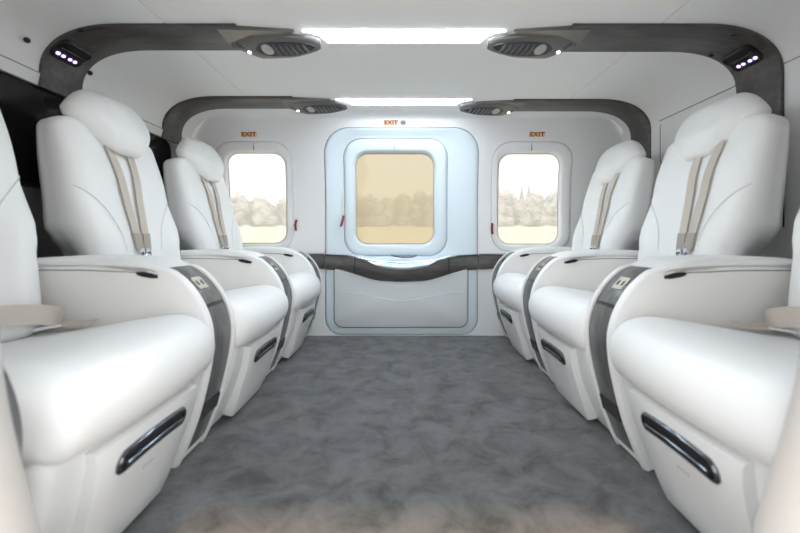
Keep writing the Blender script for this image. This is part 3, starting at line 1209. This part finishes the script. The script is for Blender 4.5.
def make_console(side, label, group, half):
    T = side_T(side)
    off = ROFF if side > 0 else 0
    root = empty('armrest_console', (side*(XS + off), 0, 0))
    tag(root, label, 'armrest', group)
    fr = [(-0.640, 0.512), (-0.590, 0.492), (-0.545, 0.452), (-0.513, 0.400), (-0.497, 0.345), (-0.497, 0.290), (-0.508, 0.225), (-0.532, 0.130), (-0.566, 0.040), (-0.585, 0.003)]
    prof = [(-0.975, 0.495), (-0.90, 0.515), (-0.77, 0.519), (-0.70, 0.518)] + fr + [(-0.70, 0.0015), (-0.85, 0.0015), (-0.985, 0.004), (-1.0, 0.06), (-1.0, 0.3), (-0.995, 0.44)]
    b = MB()
    b.prof(spline(prof, 5), -half, half, 0.014, 4)
    body = b.build('console_body', 'console', root, T)
    # padded lid
    ld = MB()
    lid = [(-0.972, 0.512), (-0.955, 0.528), (-0.88, 0.535), (-0.76, 0.534), (-0.67, 0.526), (-0.618, 0.509), (-0.600, 0.492), (-0.625, 0.491), (-0.70, 0.499), (-0.82, 0.503), (-0.95, 0.503)]
    ld.prof(spline(lid, 5), -half - 0.0005, half + 0.0005, 0.012, 4)
    ld.build('padded_lid', 'leather', root, T)
    lg_ = MB()
    lg_.tube([(-0.95 + 0.33*k/12, -half - 0.0006, interp(-0.95 + 0.33*k/12, [-0.95, -0.82, -0.70, -0.62], [0.5015, 0.5015, 0.4975, 0.489])) for k in range(13)], 0.0014, 6)
    lg_.build('lid_gap', 'gasket', root, T)
    nt_ = MB()
    nt_.tube([(-0.672, -half - 0.0015, 0.4935), (-0.66, -half - 0.0015, 0.4915), (-0.635, -half - 0.0015, 0.487), (-0.62, -half - 0.0015, 0.484)], [0.0035, 0.0065, 0.0065, 0.003], 8)
    nt_.build('finger_notch', 'black', root, T)
    # wood facing following the front curve
    fs = spline(fr, 6, closed=False)
    def strip(i0, i1, hw_, o0, o1, name, m_, parent):
        mb = MB()
        rings = []
        n = len(fs)
        for i in range(i0, i1 + 1):
            x, z = fs[i]
            a_, b_ = fs[max(i - 1, 0)], fs[min(i + 1, n - 1)]
            dx, dz = b_[0] - a_[0], b_[1] - a_[1]
            L = math.hypot(dx, dz)
            nx, nz = -dz/L, dx/L
            rings.append([(x + nx*o0, -hw_, z + nz*o0), (x + nx*(o1 - 0.0008), -hw_, z + nz*(o1 - 0.0008)), (x + nx*o1, -hw_ + 0.0015, z + nz*o1),
                          (x + nx*o1, hw_ - 0.0015, z + nz*o1), (x + nx*(o1 - 0.0008), hw_, z + nz*(o1 - 0.0008)), (x + nx*o0, hw_, z + nz*o0)])
        mb.loft(rings)
        return mb.build(name, m_, parent, T)
    n = len(fs) - 1
    w_ = half - (0.024 if half > 0.04 else 0.008)
    strip(1, n, w_ + 0.0025, -0.006, 0.0012, 'facing_gasket', 'black', root)
    up = strip(1, 17, w_, -0.004, 0.003, 'upper_facing', 'woodv', root)
    strip(18, n, w_, -0.004, 0.003, 'lower_facing', 'woodv', root)
    if half > 0.04:
        for sg in (-1, 1):
            mb = MB()
            rings = []
            for i in range(0, n + 1):
                x, z = fs[i]
                a_, b_ = fs[max(i - 1, 0)], fs[min(i + 1, n)]
                dx, dz = b_[0] - a_[0], b_[1] - a_[1]
                L = math.hypot(dx, dz)
                nx, nz = -dz/L, dx/L
                o1 = 0.010*min(1, i/6)
                ya, yb = sg*(w_ + 0.0025), sg*(half + 0.0008)
                rings.append([(x - nx*0.016, ya, z - nz*0.016), (x + nx*o1*0.7, ya, z + nz*o1*0.7), (x + nx*o1, ya*0.8 + yb*0.2, z + nz*o1),
                              (x + nx*o1*0.9, ya*0.4 + yb*0.6, z + nz*o1*0.9), (x + nx*o1*0.3, ya*0.05 + yb*0.95, z + nz*o1*0.3), (x - nx*0.016, yb, z - nz*0.016)])
            mb.loft(rings)
            mb.build('facing_rim', 'leather', root, T)
    # socket plate on the upper facing
    i = 11
    x, z = fs[i]
    dx, dz = fs[i + 1][0] - fs[i - 1][0], fs[i + 1][1] - fs[i - 1][1]
    L = math.hypot(dx, dz)
    tg = Vector((dx/L, 0, dz/L))
    nn = Vector((-dz/L, 0, dx/L))
    P = Vector((x, -0.012, z)) + nn*0.003
    if half > 0.04:
        sp_ = MB()
        lp = rrect(-0.020, 0.020, -0.024, 0.024, 0.005, arc=4, ed=2)
        sp_.loft([[P + tg*a_ + Vector((0, 1, 0))*b_ - nn*0.002 for a_, b_ in lp], [P + tg*a_ + Vector((0, 1, 0))*b_ + nn*0.003 for a_, b_ in lp]])
        pl_ = sp_.build('socket_plate', 'goldplate', root, T)
        for bb in (-0.011, 0.011):
            s_ = MB()
            s_.ell(P + Vector((0, bb, 0)) + nn*0.003, (0.009, 0.0042, 0.002), 12, 6, rot=Matrix((tg, Vector((0, 1, 0)), nn)).transposed())
            s_.build('socket_hole', 'black', pl_, T)
        # lower latch
        i = 42
        x, z = fs[i]
        la = MB()
        la.box((x + 0.001, 0, z), (0.014, 2*w_ - 0.012, 0.040), Matrix.Rotation(0.25, 3, 'Y'))
        lo = la.build('stowage_latch', 'poddark', root, T)
        lz = MB()
        lz.box((x + 0.007, 0, z + 0.016), (0.010, 2*w_ - 0.016, 0.005), Matrix.Rotation(0.25, 3, 'Y'))
        lz.build('latch_edge', 'darkchrome', lo, T)
    return root

YS = [0.775, 1.395, 2.015]
seat_labels = {
    -1: ['white leather seat at the left edge of the picture, cut off by the near doorway',
         'white leather seat in the middle of the left row, in front of the black panel',
         'white leather seat at the far end of the left row, beside the left window'],
    1: ['white leather seat at the right edge of the picture, cut off by the near doorway',
        'white leather seat in the middle of the right row, under the purple lights',
        'white leather seat at the far end of the right row, beside the right window']}
con_labels = {
    -1: ['grey-faced armrest at the bottom left edge, just inside the near doorway',
         'large white armrest console with grey wood front before the left middle seat',
         'white armrest console between the middle and far left seats',
         'white armrest console against the far wall left of the door'],
    1: ['grey-faced armrest at the bottom right edge, just inside the near doorway',
        'large white armrest console with grey wood front before the right middle seat',
        'white armrest console between the middle and far right seats',
        'white armrest console against the far wall right of the door']}
CY = [0.4945, 1.085, 1.705, 2.312]
for side in (-1, 1):
    row = 'left' if side < 0 else 'right'
    dy = 0 if side < 0 else -0.026
    s0 = make_seat(side, seat_labels[side][0], 'white seats in the %s row' % row)
    for i in range(3):
        o = s0 if i == 0 else copy_tree(s0)
        o['label'] = seat_labels[side][i]
        o.location.y = YS[i] + dy
    c0 = make_console(side, con_labels[side][1], 'armrest consoles in the %s row' % row, 0.077)
    for i in (1, 2, 3):
        o = c0 if i == 1 else copy_tree(c0)
        o['label'] = con_labels[side][i]
        o.location.y = CY[i] + dy*(0.5 if i < 3 else 0)
    cn = make_console(side, con_labels[side][0], 'armrest consoles in the %s row' % row, 0.030)
    cn.location.y = CY[0]

# ------------------------------------------------------------------ outside
gr = MB()
rows = [(2.75, -0.5), (3.5, 0.35), (40.0, 1.80), (70.0, 2.6)]
gr.loft([[(x, y, z) for x in (-60, -20, 0, 20, 60)] for y, z in rows], cap=False, closed=False)
gr.build('ground', 'grass', recalc=False)
bpy.data.objects['ground']['kind'] = 'structure'
tag(bpy.data.objects['ground'], 'pale yellow field outside the windows', 'field')

rnd = random.Random(5)
def crown_mesh(kind, seed):
    R = random.Random(seed)
    mb = MB()
    if kind == 'leafy':
        blobs = [(R.uniform(-0.9, 0.9), R.uniform(-0.7, 0.7), R.uniform(0.4, 2.7), R.uniform(0.55, 0.95)) for _ in range(14)]
        for bx, by, bz, br in blobs:
            mb.ell((bx, by, bz), (br*0.8, br*0.8, br*0.75), 8, 6)
            for _ in range(70):
                v = Vector((R.gauss(0, 1), R.gauss(0, 1), R.gauss(0, 1))).normalized()
                p = Vector((bx, by, bz)) + v*br*R.uniform(0.75, 1.08)
                a = Vector((R.gauss(0, 1), R.gauss(0, 1), R.gauss(0, 1))).normalized()
                b_ = v.cross(a).normalized()
                a = (a - v*a.dot(v)*0.5)
                s = R.uniform(0.10, 0.19)
                mb.add([p - a*s, p + b_*s*0.7, p + a*s, p - b_*s*0.7], [(0, 1, 2, 3)])
    else:
        H = 4.0
        for k in range(11):
            z = 0.4 + (H - 0.4)*k/11
            r = 0.85*(1 - k/11.5)
            ring0 = [(r*(1 + 0.25*R.uniform(-1, 1))*cos(2*pi*j/10), r*(1 + 0.25*R.uniform(-1, 1))*sin(2*pi*j/10), z + R.uniform(-0.08, 0.05)) for j in range(10)]
            ring1 = [(0.12*r*cos(2*pi*j/10), 0.12*r*sin(2*pi*j/10), z + 0.62) for j in range(10)]
            mb.loft([ring0, ring1])
    return mb
protos = []
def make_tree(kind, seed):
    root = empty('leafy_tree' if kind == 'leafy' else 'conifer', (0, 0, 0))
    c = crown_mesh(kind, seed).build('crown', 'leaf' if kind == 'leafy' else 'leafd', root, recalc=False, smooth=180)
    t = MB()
    t.tube([(0, 0, -0.6), (0.03, 0, 0.3), (0, 0, 1.2)], [0.16, 0.13, 0.08], 8)
    t.build('trunk', 'bark', root)
    return root
leafy = [make_tree('leafy', 11 + i) for i in range(4)]
con = [make_tree('conifer', 31 + i) for i in range(2)]
used = set()
def gz(y):
    for (y0, z0), (y1, z1) in zip(rows, rows[1:]):
        if y <= y1:
            return z0 + (z1 - z0)*(y - y0)/(y1 - y0)
    return rows[-1][1]
def place(proto, x, y, s, rz):
    if proto.name in used:
        o = copy_tree(proto)
    else:
        o = proto
        used.add(proto.name)
    o.location = (x, y, gz(y))
    o.scale = (s, s, s)
    o.rotation_euler = (0, 0, rz)
    if 'conifer' in o.name:
        a, k = 'pointed conifer standing above the leafy trees', 'conifer'
    else:
        a, k = 'pale leafy tree in the hazy tree line', 'tree'
    wn = 'left side window' if x < -7.5 else ('amber door window' if x < 7.0 else 'right side window')
    tag(o, '%s, seen through the %s' % (a, wn), k, '%ss seen through the %s' % (k, wn))
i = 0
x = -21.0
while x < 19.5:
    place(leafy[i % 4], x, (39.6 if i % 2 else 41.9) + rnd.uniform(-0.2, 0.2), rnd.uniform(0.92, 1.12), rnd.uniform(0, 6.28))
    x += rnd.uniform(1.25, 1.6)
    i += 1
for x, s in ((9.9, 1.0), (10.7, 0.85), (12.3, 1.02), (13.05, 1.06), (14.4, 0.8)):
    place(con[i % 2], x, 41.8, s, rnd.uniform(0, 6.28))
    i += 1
